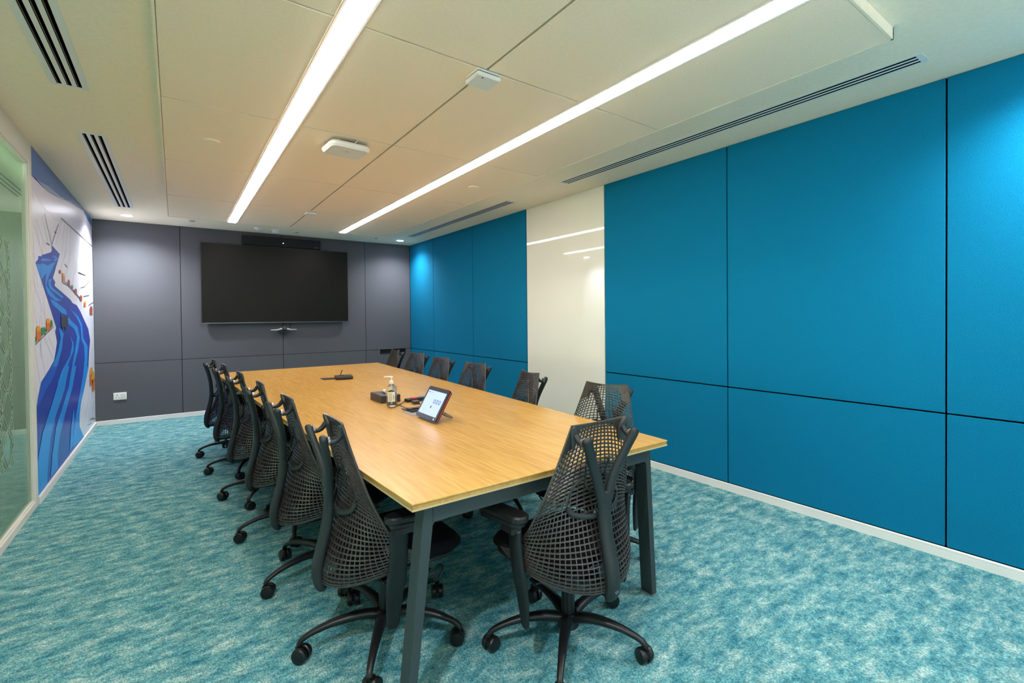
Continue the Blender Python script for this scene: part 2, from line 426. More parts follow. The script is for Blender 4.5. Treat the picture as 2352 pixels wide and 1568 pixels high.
# ------------------------------------------------------------------ wall mural (y, z outlines on the left wall)
MUR = {'shapes':{'river':[(-2.566,1.963),(-2.203,1.927),(-2.539,1.69),(-2.439,1.662),(-2.477,1.63),(-1.682,1.534),(-1.581,1.507),(-1.307,1.491),(-1.076,1.429),(-0.829,1.343),(-0.494,1.228),(-0.363,1.088),(-0.452,0.996),(-0.555,0.794),(-0.555,0.792),(-0.897,0.596),(-0.995,0.602),(-1.206,0.437),(-1.299,0.324),(-1.305,0.227),(-1.035,0.064),(-3.266,0.057),(-3.276,0.495),(-3.285,0.699),(-3.181,0.73),(-3.082,0.827),(-3.078,0.867),(-2.725,0.953),(-2.555,1.0),(-2.411,1.148),(-2.491,1.241),(-2.438,1.271),(-2.773,1.5),(-3.177,1.761),(-3.08,1.797),(-3.077,1.82),(-2.97,1.828),(-2.953,1.84),(-2.609,1.898),(-2.552,1.923)],'l1':[(-3.158,1.75),(-2.878,1.78),(-2.762,1.775),(-2.408,1.84),(-2.719,1.689),(-2.813,1.612),(-2.441,1.533),(-2.155,1.511),(-2.444,1.503),(-2.768,1.55),(-2.846,1.61),(-2.803,1.711),(-2.987,1.65)],'l2':[(-3.035,1.788),(-2.907,1.821),(-2.56,1.841),(-2.741,1.814)],'l3':[(-2.558,1.863),(-2.403,1.89),(-2.305,1.873),(-2.408,1.844),(-2.523,1.84),(-2.385,1.873)],'l4':[(-2.722,1.667),(-2.577,1.68),(-2.653,1.642),(-2.584,1.609),(-2.063,1.547),(-2.153,1.536),(-2.694,1.596),(-2.743,1.63)],'l5':[(-2.702,1.513),(-2.445,1.495),(-1.985,1.434),(-1.897,1.385),(-2.168,1.399),(-2.563,1.462)],'l6':[(-1.84,1.457),(-1.263,1.38),(-0.999,1.294),(-0.923,1.137),(-0.594,1.034),(-0.615,0.881),(-0.859,0.631),(-1.053,0.651),(-0.856,0.897),(-0.869,1.046),(-1.053,1.121),(-1.096,1.276),(-1.379,1.37)],'l7':[(-1.875,1.372),(-1.604,1.316),(-1.306,1.269),(-1.173,1.154),(-1.309,1.019),(-1.608,0.857),(-1.703,0.719),(-1.877,0.737),(-1.711,0.866),(-1.506,1.029),(-1.349,1.159),(-1.506,1.244),(-1.859,1.301)],'l8':[(-2.349,1.281),(-2.101,1.213),(-2.15,1.174),(-2.204,1.08),(-2.424,0.953),(-2.738,0.827),(-3.002,0.855),(-2.615,0.968),(-2.414,1.052),(-2.257,1.178)],'l9':[(-1.775,1.18),(-1.576,1.112),(-1.586,1.033),(-1.903,0.923),(-2.063,0.756),(-2.442,0.796),(-2.226,0.883),(-1.797,0.992),(-1.657,1.098)],'m1':[(-2.725,0.953),(-2.425,0.944),(-2.625,0.864),(-2.911,0.794),(-3.168,0.711),(-3.285,0.699),(-3.078,0.867)],'m2':[(-2.045,0.915),(-1.857,0.901),(-2.114,0.71),(-2.548,0.535),(-2.783,0.386),(-2.905,0.193),(-2.952,0.059),(-3.26,0.055),(-3.266,0.299),(-3.07,0.482),(-2.684,0.658),(-2.358,0.823)],'m3':[(-1.657,0.886),(-1.442,0.87),(-1.681,0.687),(-2.141,0.471),(-2.414,0.314),(-2.507,0.196),(-2.519,0.085),(-2.814,0.086),(-2.727,0.245),(-2.559,0.432),(-2.263,0.553),(-1.879,0.717)],'m4':[(-0.866,0.826),(-0.555,0.792),(-0.897,0.596),(-1.206,0.437),(-1.299,0.324),(-1.305,0.227),(-1.035,0.064),(-1.753,0.098),(-1.622,0.309),(-1.378,0.479)],'m5':[(-1.656,0.465),(-1.617,0.353),(-1.751,0.115),(-1.929,0.093),(-1.83,0.302)],'sky':[(-3.287,2.596),(-0.1,2.598),(-0.076,2.495),(-0.73,2.577),(-1.668,2.497),(-2.136,2.455),(-2.607,2.442),(-2.977,2.396),(-3.294,2.385)],'sky2':[(-3.294,2.385),(-3.155,2.392),(-2.978,2.382),(-2.613,2.389),(-2.05,2.452),(-1.668,2.497),(-0.73,2.577),(-1.667,2.506),(-2.138,2.439),(-2.607,2.442),(-2.977,2.396)],'boat':[(-2.253,1.402),(-2.171,1.367),(-1.875,1.372),(-1.881,1.318),(-2.008,1.236),(-2.071,1.278),(-2.163,1.251),(-2.243,1.304),(-2.217,1.343)]},'houses':[('o',(-3.215,1.295),(-3.062,1.189)),('o',(-2.862,1.35),(-2.693,1.256)),('g',(-3.053,1.289),(-2.885,1.225)),('g',(-2.684,1.343),(-2.611,1.284)),('g',(-3.305,1.222),(-3.226,1.175)),('o',(-2.127,1.766),(-1.993,1.69)),('r',(-2.273,1.782),(-2.18,1.75)),('r',(-1.833,1.725),(-1.717,1.663)),('g',(-1.648,1.689),(-1.537,1.655)),('r',(-1.455,1.659),(-1.304,1.602)),('r',(-1.114,1.605),(-0.953,1.543)),('o',(-0.834,1.551),(-0.673,1.485)),('r',(-0.365,1.502),(-0.12,1.398)),('o',(-0.485,0.767),(-0.203,0.562)),('o',(-0.303,0.699),(-0.052,0.466))],'lines':[[(-3.301,1.181),(-2.599,1.295)],[(-3.303,1.159),(-2.582,1.28)],[(-2.136,1.681),(-1.816,1.666),(-1.46,1.618),(-0.966,1.543)],[(-2.09,1.7),(-1.716,1.672),(-1.349,1.609),(-0.996,1.556)],[(-1.174,1.843),(-0.658,1.847)],[(-1.042,1.685),(-0.745,1.715),(-0.257,1.822)],[(-0.861,1.6),(-0.399,1.631)],[(-0.454,1.511),(-0.014,1.56)],[(-1.982,1.859),(-1.834,1.839)],[(-2.115,2.263),(-0.018,2.254)],[(-2.451,2.09),(-2.349,2.093)],[(-2.795,1.953),(-2.664,1.955)],[(-2.566,1.963),(-2.839,2.182)],[(-2.565,1.97),(-2.25,2.19)],[(-1.175,1.839),(-0.658,1.848)],[(-0.534,0.165),(-0.264,0.153),(-0.345,0.145),(-0.022,0.103)],[(-0.755,0.141),(-0.39,0.104)]],'faint':[[(-3.303,2.278),(-3.186,2.206)],[(-3.269,2.063),(-2.937,1.843)],[(-3.183,2.09),(-3.024,1.901)],[(-3.126,2.086),(-2.801,1.899)],[(-2.938,2.151),(-2.694,1.94)],[(-2.072,2.258),(-2.392,1.992)],[(-1.936,2.263),(-2.108,1.929)],[(-1.795,2.26),(-1.976,1.91)],[(-1.594,2.265),(-1.741,1.882)],[(-1.032,2.235),(-1.316,1.874)],[(-0.737,2.023),(-1.083,1.846)],[(-3.316,1.992),(-3.212,1.781)],[(-3.29,1.833),(-3.116,1.575)],[(-3.324,1.754),(-3.207,1.532)],[(-3.31,1.616),(-2.872,1.35)],[(-3.299,1.439),(-3.199,1.311)],[(-3.27,1.151),(-3.124,0.867)],[(-3.095,1.163),(-2.932,0.908)],[(-2.936,1.198),(-2.592,1.01)],[(-2.769,1.2),(-2.565,1.083)],[(-1.872,2.008),(-2.211,1.779)],[(-1.621,2.037),(-2.001,1.697)],[(-1.313,1.897),(-1.668,1.648)],[(-1.102,1.696),(-1.359,1.536)],[(-0.514,2.122),(-1.09,1.792)],[(-0.395,1.924),(-0.499,1.707)],[(-0.169,1.343),(-0.28,0.859)],[(-0.418,0.973),(-0.253,0.771)],[(-3.298,0.851),(-3.21,0.73)],[(-0.576,0.649),(-1.153,0.372)],[(-0.444,0.53),(-1.054,0.164)],[(-0.256,0.477),(-0.716,0.165)],[(-0.062,0.399),(-0.496,0.169)]]}
mural = thing('wall_mural', 'printed wall mural of a blue river winding between pale cliffs', 'mural', (W,-1.63,BB))
def onwall(bm, pts, lvl, th=.0002):
    prism(bm, [(p[0]+1.63, p[1]-BB) for p in pts], 0, lvl-.0001, lvl+th)
def clampz(pts): return [(min(-.002,max(-3.262,p[0])), min(H-.004,max(BB+.001,p[1]))) for p in pts]
M_cliff = mat('mural_cliff', (230,231,242), .35, spec=.4)
bm = new(); onwall(bm, [(-3.262,BB),(-.001,BB),(-.001,H-.002),(-3.262,H-.002)], .0004, .0002); link('mural_sheet', bm, M_cliff, mural)
def mm(n, c): return mat(n, c, .32, spec=.4)
cols = {'river':(0,54,172),'deep':(14,58,160),'lite':(0,146,238),'mid':(0,92,206),'sky':(58,112,186),'haze':(150,166,210),'cloud':(222,218,236),'boat':(40,44,60)}
MM = {k: mm('mural_'+k, v) for k, v in cols.items()}
lv = .0010
MUR['shapes'] = {'cloud':[(-3.262,2.30),(-2.95,2.235),(-2.4,2.20),(-1.8,2.26),(-1.2,2.30),(-.6,2.33),(-.004,2.36),(-.004,2.6),(-3.262,2.6)], **MUR['shapes']}
for k, p in MUR['shapes'].items():
    n, m = {'river':('river','river'),'sky':('sky','sky'),'sky2':('sky_haze','haze'),'cloud':('cloud_band','cloud'),'boat':('boat','boat'),'m1':('light_current','mid')}.get(k, ('light_current','lite'))
    lv += .00018 if k != 'river' else 0
    bm = new(); onwall(bm, clampz(p), lv); link(n, bm, MM[m], mural)
M_or = mm('mural_orange', (226,120,26)); M_rd = mm('mural_rust', (176,74,44)); M_gn = mm('mural_green', (52,150,74)); M_ye = mm('mural_amber', (240,170,30))
for c, a, b in MUR['houses']:
    y0, y1 = sorted((a[0], b[0])); z1, z0 = max(a[1],b[1]), min(a[1],b[1]); w = y1-y0; y1 = min(y1,-.004)
    bm = new()
    if c == 'g':
        onwall(bm, [(y0,z0),(y1,z0),(y1,z0+(z1-z0)*.6),(y0+w*.75,z1),(y0+w*.5,z0+(z1-z0)*.7),(y0+w*.25,z1*.98+z0*.02),(y0,z0+(z1-z0)*.5)], .0040); link('cliff_bush', bm, M_gn, mural)
    else:
        onwall(bm, [(y0,z0),(y0+w*.92,z0),(y0+w*.95,z0+(z1-z0)*.66),(y0+w*.05,z0+(z1-z0)*.66)], .0044); h = link('cliff_house', bm, M_rd if c == 'r' else M_or, mural)
        bm = new(); onwall(bm, [(y0-w*.05,z0+(z1-z0)*.62),(min(-.004,y0+w),z0+(z1-z0)*.62),(y0+w*.8,z1),(y0+w*.2,z1)], .0049); link('house_roof', bm, M_rd if c == 'r' else M_ye, h)
def strokes(name, lst, w, m, lvl, th=.0004):
    for L_ in lst:
        bm = new(); L2 = clampz(L_)
        ribbon(bm, [(p[0]+1.63, p[1]-BB) for p in L2], w, lvl, th); link(name, bm, m, mural)
strokes('ink_line', MUR['lines'], .007, mm('mural_ink', (70,70,80)), .0036)
strokes('faint_line', MUR['faint'], .003, mm('mural_grey_line', (172,172,184)), .0034)
random.seed(11)
extra = []
for i in range(40):
    y0 = random.uniform(-3.2,-.1); z0 = random.uniform(1.25,2.1) if i < 24 else random.uniform(.2,1.4)
    if i >= 24: y0 = random.uniform(-.35,-.03)
    elif -2.9 < y0 < -1.2 and z0 < 1.9: y0 = random.choice((random.uniform(-3.2,-2.95), random.uniform(-1.1,-.1)))
    h = random.uniform(.12,.4)
    if y0 > -1.3 and z0 < 1.55 and i < 24: z0 = 1.55
    extra.append([(y0,z0),(y0+random.uniform(-.06,.06),z0-h*.6)])
strokes('faint_line', extra, .003, bpy.data.materials['mural_grey_line'], .0034)

# ------------------------------------------------------------------ screen wall
tv = thing('wall_screen', 'large dark flat screen switched off on the grey felt wall', 'television', (-2.045,0,1.272))
bm = new(); box(bm, -.9685, .9685, -.078, -.045, 0, 1.128); link('screen_frame', bm, mat('dark_bezel', (30,30,30), .35, metal=.4), tv, bevel=.003)
bm = new(); box(bm, -.962, .962, -.080, -.0775, .016, 1.122); link('screen_glass', bm, mat('screen_off', (18,18,12), .4, spec=.18), tv)
bm = new(); box(bm, -.80, .80, -.045, -.022, .12, 1.0); box(bm, -.3, .3, -.022, 0, .3, .8); link('rear_housing', bm, M_black, tv)
bm = new(); box(bm, -.968, .968, -.0805, -.076, -.001, .012); link('lower_strip', bm, mat('strip_grey', (90,90,92), .3, metal=.7), tv)

sb = thing('soundbar', 'slim black sound bar mounted above the wall screen', 'soundbar', (-1.995,0,2.415))
bm = new(); box(bm, -.525, .525, -.045, -.0, 0, .135); link('speaker_body', bm, mat('speaker_cloth', (22,22,26), .8), sb, bevel=.006)
bm = new(); cyl(bm, (0,-.0475,.055), .006, .004, 12, axis=1); link('indicator_light', bm, mat('led_white', (255,255,255), .5, emit=(235,240,255), estr=3), sb)
bm = new()
for i in range(4): box(bm, .44+i*.013, .449+i*.013, -.0458, -.044, .018, .027)
link('lettering', bm, mat('pale_print', (120,120,124), .5), sb)
bm = new(); sweep(bm, [(-.01,-.012,.13,.008,.008),(-.012,-.012,.16,.008,.008),(-.012,-.008,.186,.008,.008)]); link('cable', bm, M_black, sb)

cb = thing('conference_camera', 'silver winged camera bar with round black lens below the wall screen', 'camera', (-2.007,0,1.165))
bm = new()
sweep(bm, [(-.172,-.07,.0,.016,.014),(-.09,-.078,.0,.024,.022),(-.04,-.085,.012,.03,.034),(0,-.088,.02,.03,.04),(.04,-.085,.012,.03,.034),(.09,-.078,.0,.024,.022),(.172,-.07,.0,.016,.014)], side=(0,1,0), n=12)
link('camera_wing', bm, mat('satin_silver', (196,198,200), .35, metal=.6), cb, smooth=True)
bm = new(); cyl(bm, (0,-.125,.032), .034, .06, 28, axis=1); link('lens_barrel', bm, M_lens, cb, smooth=False)
bm = new(); cyl(bm, (0,-.128,.032), .018, .004, 20, axis=1); link('lens_glass', bm, mat('lens_glass', (30,34,44), .05, coat=1), cb)
bm = new(); box(bm, -.07, .07, -.10, -.0, -.034, -.016); box(bm, -.035, .035, -.1, -.06, -.018, .0); link('mounting_shelf', bm, M_black, cb, bevel=.002)
bm = new(); sweep(bm, [(.09,-.02,.02,.007,.007),(.1,-.03,.06,.007,.007),(.085,-.035,.105,.007,.007)]); link('cable', bm, M_black, cb)

so = thing('wall_socket', 'white power socket plate low on the grey felt wall near the mural', 'power socket', (-3.877,0,.354))
bm = new(); box(bm, -.064, .064, -.010, 0, -.047, .047); link('cover_plate', bm, M_white, so, bevel=.003)
bm = new(); box(bm, -.054, .0, -.0125, -.0098, -.036, .036); link('outlet', bm, M_white, so, bevel=.001)
bm = new()
for (x,z,r) in ((-.027,.016,.0055),(-.040,-.014,.0045),(-.013,-.014,.0045)): cyl(bm, (x,-.0130,z), r, .0008, 14, axis=1)
link('pin_hole', bm, M_black, so)
bm = new(); box(bm, .006, .052, -.0135, -.0098, -.030, .030); link('rocker_switch', bm, mat('switch_white', (212,210,204), .35), so, bevel=.002)

cc = thing('recessed_cable_box', 'black recessed cable box with metal tray behind the far right chairs', 'cable box', (-.318,.0,.702))
bm = new(); w, h = .224, .078
box(bm, -w, w, .004, .0218, 0, .004); box(bm, -w, -w+.004, .004, .0218, .004, h); box(bm, w-.004, w, .004, .0218, .004, h); box(bm, -w, w, .0195, .0218, .004, h)
link('box_shell', bm, M_black, cc)
bm = new(); box(bm, -.216, -.03, .001, .015, .004, .012); box(bm, .06, .17, .001, .015, .012, .022); link('metal_tray', bm, M_metal, cc)

# ------------------------------------------------------------------ small things on the ceiling
def disc_thing(name, x, y, z, prof, lab, cat, m=None, part='cover', grp=None, extra=None):
    t = thing(name, lab, cat, (x,y,z), group=grp)
    bm = new(); lathe(bm, [(r,-d) for r, d in prof]); link(part, bm, m or M_white, t, smooth=False)
    if extra: bm = new(); lathe(bm, [(r,-d) for r, d in extra[1]]); link(extra[0], bm, extra[2], t)
    return t
disc_thing('smoke_detector', -2.368, -.458, H, [(.05,0),(.05,.012),(.036,.024),(.03,.026)], 'white round smoke detector above the sound bar, the flatter one', 'smoke detector', part='detector_base', extra=('sensor_head', [(.026,.0255),(.022,.036)], M_trim))
disc_thing('smoke_detector', -2.147, -.405, H, [(.058,0),(.058,.018),(.05,.022)], 'wider white smoke detector with a stepped head above the sound bar', 'smoke detector', part='detector_base', extra=('sensor_head', [(.04,.0215),(.038,.040),(.026,.048)], M_trim))
grp = 'small round fittings in the ceiling border by the screen wall'
for (x, y, lab) in ((-3.114,-.569,'small round sprinkler cap in the ceiling border near the mural corner'),
                    (-1.879,-.418,'small round sprinkler cap in the ceiling border right of the smoke detectors'),
                    (-.764,-.522,'small round sprinkler cap in the ceiling border beside the right downlight')):
    disc_thing('sprinkler_cap', x, y, H, [(.040,0),(.040,.004),(.034,.006)], lab, 'sprinkler', grp=grp, part='cap_ring', extra=('cap_centre', [(.028,.0058),(.028,.014),(.02,.016)], mat('cap_shade', (170,168,160), .5)))
disc_thing('flush_round_cover', -1.107, -.536, H, [(.05,0),(.05,.003),(.046,.004)], 'thin flush round cover beside the end of the right light line', 'ceiling cover', m=M_ceil)
for (x, y, lab) in ((-3.093,-4.262,'flush round pale speaker cover in the raft board near the mural side light line'),
                    (-1.066,-4.26,'flush round pale speaker cover in the raft board near the teal wall side')):
    disc_thing('ceiling_speaker', x, y, HR, [(.052,0),(.052,.005),(.048,.006)], lab, 'ceiling speaker', m=M_tile, part='speaker_ring', extra=('speaker_grille', [(.044,.0055),(.044,.0075)], M_ceil), grp='flush round speaker covers')

def slab(bm, hx, hy, z0, z1, r, n=5, cx=0, cy=0, ins=0):
    """rounded rectangle slab"""
    def ring(z, d):
        out = []
        for (sx, sy, a0) in ((1,1,0),(-1,1,PI/2),(-1,-1,PI),(1,-1,3*PI/2)):
            for i in range(n+1):
                a = a0+PI/2*i/n
                out.append(bm.verts.new((cx+sx*(hx-r)+(r-d)*math.cos(a), cy+sy*(hy-r)+(r-d)*math.sin(a), z)))
        return out
    e = ins or .0001
    hs = [(z0, e), (z0+e, 0), (z1-e, 0), (z1, e)]
    rs = [ring(z, d) for z, d in hs]
    for a, b in zip(rs, rs[1:]):
        for i in range(len(a)): bm.faces.new((a[i], a[(i+1)%len(a)], b[(i+1)%len(a)], b[i]))
    bm.faces.new(rs[0][::-1]); bm.faces.new(rs[-1])
ap = thing('wireless_access_point', 'large rounded white access point hung under the ceiling raft', 'access point', (-2.345,-4.755,HR), .06)
bm = new(); slab(bm, .135, .125, -.066, -.024, .05, ins=.014); link('housing', bm, mat('gloss_white_plastic', (236,236,232), .3), ap, smooth=False, bevel=0)
bm = new(); box(bm, -.05, .07, -.05, .06, -.026, 0); link('mounting_bracket', bm, M_gap, ap)
bm = new(); sweep(bm, [(.02,-.118,-.03,.006,.006),(.03,-.122,-.015,.006,.006),(.045,-.11,-.002,.006,.006)], n=8); link('cable', bm, M_white, ap)
bm = new(); box(bm, -.028, .028, -.02, -.017, -.0666, -.0658); box(bm, -.012, .004, -.035, -.024, -.0666, -.0658); link('front_marking', bm, mat('faint_marking', (205,170,140), .5), ap)
for (x, y, s, lab) in ((-2.055,-6.155,.068,'square white sensor box at a joint of the ceiling raft, nearer the camera'),
                    (-2.062,-2.24,.055,'small white sensor box at a joint of the ceiling raft, nearer the screen')):
    t = thing('ceiling_sensor', lab, 'ceiling sensor', (x,y,HR), 0, 'white sensor boxes on the raft joint')
    bm = new(); slab(bm, s*.94, s*.94, -.010, 0, .01); link('base_plate', bm, M_trim, t)
    bm = new(); slab(bm, s, s, -.036, -.013, .012, ins=.005); link('sensor_body', bm, M_white, t)
    bm = new(); slab(bm, s*.9, s*.9, -.013, -.010, .008); link('shadow_gap', bm, M_gap, t)
    bm = new(); cyl(bm, (-.03*s/.068,-s*.7,-.0366), .005, .001, 14); link('sensor_eye', bm, M_black, t)

# ------------------------------------------------------------------ conference table
T = [(-2.719,-6.826),(-1.459,-6.831),(-1.188,-1.828),(-2.966,-1.857)]
ZT = .74
tb = thing('conference_table', 'long tapered oak conference table on graphite metal legs', 'table', (-2.08,-4.33,0))
def lt(p): return (p[0]+2.08, p[1]+4.33)
def inset(poly, d):
    out = []
    n = len(poly)
    for i in range(n):
        p0, p1, p2 = (Vector(poly[(i+k)%n]) for k in (-1,0,1))
        a = (p1-p0).normalized(); b = (p2-p1).normalized()
        na, nb = Vector((-a.y,a.x)), Vector((-b.y,b.x)); m = (na+nb)
        out.append(tuple(p1+m*(d/(1+na.dot(nb)))))
    return out
TL = [lt(p) for p in T]
bm = new(); 
def layer(bm, poly, z0, z1): prism(bm, poly, 2, z0, z1)
layer(bm, TL, ZT-.006, ZT); link('table_top', bm, M_oak, tb, bevel=.0012, segs=1)
bm = new(); layer(bm, inset(TL, .003), ZT-.020, ZT-.0061); link('core_layer', bm, M_oakedge, tb)
bm = new(); layer(bm, inset(TL, .001), ZT-.026, ZT-.0201); link('under_layer', bm, mat('pale_underside', (190,166,120), .6), tb)
# leg frames: near, middle pair and far
def lerp(a, b, t): return a+(b-a)*t
def edge_x(y, side):
    a, b = (T[0],T[3]) if side < 0 else (T[1],T[2])
    return lerp(a[0], b[0], (y-a[1])/(b[1]-a[1]))
def frame(y0, first, ins=0):
    """inverted U: cross beam with two splayed flat legs, 70 mm deep, 31 mm wide"""
    xl, xr = edge_x(y0,-1)+.055+ins, edge_x(y0,1)-.085-ins
    fl, fr = xl-.075, xr+.04
    zt = ZT-.038
    y1 = y0+.07
    def P(bm, pts): prism(bm, [(p[0]+2.08, p[1]) for p in pts], 1, y0+4.33, y1+4.33)
    bm = new(); P(bm, [(xl+.031,zt-.05),(xl+.045,zt-.05),(xr-.045,zt-.05),(xr-.031,zt-.05),(xr-.031,zt),(xl+.031,zt)]); link('cross_beam', bm, M_legs, tb, bevel=.002, segs=2)
    for (tx, fx, s) in ((xl,fl,1),(xr,fr,-1)):
        bm = new()
        P(bm, [(fx,0.006),(fx+s*.031,0.006),(tx+s*.030,zt-.062),(tx+s*.036,zt-.053),(tx+s*.045,zt-.0495),(tx+s*.031,zt-.0495),(tx+s*.031,zt),(tx,zt)][::s])
        lg = link('leg', bm, M_legs, tb, bevel=.002, segs=2)
        bm = new(); box(bm, min(fx,fx+s*.031)+2.08-.001, max(fx,fx+s*.031)+2.08+.001, y0+4.329, y1+4.331, 0, .006); link('foot_pad', bm, mat('foot_grey', (120,124,122), .5), lg)
    bm = new(); 
    for x in (xl+.15, xr-.19): box(bm, x+2.08, x+.04+2.08, y0+4.345, y1+4.315, zt, ZT-.026)
    link('spacer', bm, M_black, tb)
frame(-6.795, True); frame(-4.35, False, .50); frame(-1.945, False)
for (xa, xb) in ((-2.55,-2.82),(-1.62,-1.36)):
    bm = new()
    A, B = (xa,-6.72),(xb,-1.98)
    q = [(A[0]-.02,A[1]),(A[0]+.02,A[1]),(B[0]+.02,B[1]),(B[0]-.02,B[1])]
    layer(bm, [lt(p) for p in q], ZT-.075, ZT-.04); link('long_rail', bm, M_legs, tb)

# ------------------------------------------------------------------ things on the table
def T0(x, y): return (x, y, ZT)
fl = thing('cable_hatch', 'closed dark slot hatch in the table top nearer the screen', 'cable hatch', T0(-2.105,-3.235), .0)
bm = new(); box(bm, -.08, .10, -.075, .075, .0002, .003); link('hatch_frame', bm, mat('hatch_dark', (40,34,30), .4, metal=.4), fl, bevel=.001)
bm = new(); box(bm, -.068, .088, -.06, .06, .003, .005); link('brush_strip', bm, M_black, fl)
po = thing('power_adapter', 'black plug block with short cable on the far table hatch', 'power adapter', T0(-2.005,-3.345), -.15)
bm = new(); box(bm, -.085, .07, -.07, .07, .005, .034); link('adapter_body', bm, mat('adapter_black', (34,28,27), .4), po, bevel=.006)
bm = new(); sweep(bm, [(-.03,.03,.03,.008,.008),(-.028,.035,.055,.008,.008),(-.012,.04,.085,.007,.007)]); link('plug_lead', bm, M_black, po)
bm = new()
for (x,y) in ((-.03,.0),(.0,.03),(.0,-.02)): cyl(bm, (x,y,.034), .008, .006, 12)
link('metal_contact', bm, M_metal, po)

tx = thing('tissue_box', 'low black tissue box beside the sanitiser bottle', 'tissue box', T0(-2.12,-4.836))
bm = new(); box(bm, -.068, .068, -.118, .118, .0003, .052)
link('box_body', bm, mat('box_dark', (44,38,36), .45), tx, bevel=.003)
bm = new(); box(bm, -.064, .064, -.113, .113, .052, .0535); link('box_lid', bm, mat('lid_charcoal', (52,52,56), .4), tx)
bm = new(); slab(bm, .022, .06, .0535, .0542, .02); link('opening', bm, M_black, tx)
bm = new()
g = [[bm.verts.new((.012*math.sin(i*1.7+j)*(.4+.3*j)+(.010*(i-3)*.25), (i-3)*.013*(1-.13*j), .0535+.028*(j/4)*(1-.10*abs(i-3)))) for j in range(5)] for i in range(7)]
for i in range(6):
    for j in range(4): bm.faces.new((g[i][j], g[i+1][j], g[i+1][j+1], g[i][j+1]))
ts = link('tissue', bm, mat('tissue_white', (240,240,238), .9), tx, smooth=True); sd = ts.modifiers.new('Solid','SOLIDIFY'); sd.thickness = .0012

bt = thing('sanitiser_bottle', 'clear pump bottle of hand sanitiser with white pump', 'bottle', T0(-2.154,-5.062))
M_clear = mat('clear_gel', (250,246,238), .05, ior=1.14, trans=.93)
bm = new(); lathe(bm, [(.030,.0005),(.034,.004),(.034,.115),(.031,.128),(.020,.138),(.0135,.142),(.0135,.150)], n=32); link('bottle_body', bm, M_clear, bt, smooth=True)
bm = new(); lathe(bm, [(.0145,.147),(.0145,.166),(.011,.168),(.005,.170),(.005,.186),(.011,.187),(.011,.196),(.006,.198)], n=24)
link('pump_collar', bm, M_white, bt)
bm = new(); sweep(bm, [(0,0,.193,.014,.010),(-.018,.010,.195,.012,.009),(-.036,.020,.194,.009,.007),(-.044,.025,.189,.006,.006)], side=(.5,.85,0)); link('pump_nozzle', bm, M_white, bt, smooth=True)
bm = new(); lathe(bm, [(.0035,.012),(.0035,.146)], n=10); link('dip_tube', bm, M_white, bt)
# curved label facing the camera
def label(bm, a0, a1, z0, z1, r, top=None, n=10):
    lo, hi = [], []
    for i in range(n+1):
        a = math.radians(a0+(a1-a0)*i/n)
        zz = z1 if top is None else z1-top*((2*i/n-1)**2)
        lo.append(bm.verts.new((r*math.cos(a), r*math.sin(a), z0))); hi.append(bm.verts.new((r*math.cos(a), r*math.sin(a), zz)))
    for i in range(n): bm.faces.new((lo[i], lo[i+1], hi[i+1], hi[i]))
bm = new(); label(bm, 205, 290, .030, .100, .0344); lb = link('paper_label', bm, mat('label_cream', (232,226,206), .5), bt)
bm = new(); label(bm, 205, 285, .096, .110, .0347, top=.012); link('green_arc', bm, mat('label_green', (30,84,60), .5), lb)
bm = new()
for k in range(7): label(bm, 218, 252+(k*7)%13, .040+k*.0075, .0425+k*.0075, .0347, n=4)
label(bm, 268, 276, .045, .075, .0347, n=2)
link('print_line', bm, mat('label_grey', (120,116,104), .6), lb)

hp = thing('open_cable_hatch', 'open steel cable hatch with black tray behind the tablet', 'cable hatch', T0(-2.075,-5.36))
bm = new(); box(bm, -.11, .10, -.13, .02, .0002, .002); link('steel_plate', bm, mat('hatch_steel', (176,170,160), .35, metal=.8), hp)
bm = new(); box(bm, -.075, .10, -.045, .125, .0004, .003); link('black_tray', bm, M_black, hp)
bm = new(); box(bm, -.07, .10, .02, .06, .003, .016); box(bm, -.07, .10, -.02, .0, .003, .010); link('tray_bar', bm, mat('tray_bar', (30,30,32), .4), hp, bevel=.001)

M_cab = mat('cable_black', (20,20,20), .45)
dg = thing('adapter_dongles', 'bunch of black video adapters with a red and blue tag', 'adapter', T0(-1.985,-5.02))
bm = new(); box(bm, -.045, .095, -.005, .05, .0005, .022, Matrix.Rotation(.05,4,'Z')); link('large_adapter', bm, M_cab, dg, bevel=.004)
bm = new(); box(bm, -.03, .015, -.12, -.055, .0005, .022, Matrix.Rotation(-.1,4,'Z')); link('small_adapter', bm, mat('adapter_grey', (40,40,42), .4), dg, bevel=.003)
bm = new(); box(bm, -.012, .03, -.005, .028, .022, .028); link('red_tag', bm, mat('tag_red', (190,40,50), .5), dg, bevel=.001)
bm = new(); box(bm, .036, .09, .0, .03, .022, .027); link('blue_tag', bm, mat('tag_blue', (30,90,130), .5), dg, bevel=.001)
ca = thing('video_cable', 'thin black cable looping from the adapters to the open hatch', 'cable', T0(-2.1,-5.15))
def cpts(ps, r=.006): return [(x+2.1, y+5.15, z, r, r) for x, y, z in ps]
bm = new(); sweep(bm, cpts([(-2.040,-5.0,.010),(-2.06,-5.03,.009),(-2.10,-5.085,.006),(-2.155,-5.140,.0045),(-2.199,-5.178,.006),(-2.212,-5.15,.014),(-2.196,-5.118,.014),(-2.158,-5.116,.014),(-2.144,-5.150,.015),(-2.145,-5.236,.016),(-2.158,-5.33,.022),(-2.150,-5.40,.021)]), n=8)
link('cable_loop', bm, M_cab, ca, smooth=True)
bm = new(); sweep(bm, cpts([(-1.995,-5.150,.012),(-2.0,-5.18,.02),(-2.02,-5.24,.02),(-2.03,-5.29,.024)], .004), n=8)
link('white_lead', bm, M_white, ca, smooth=True)

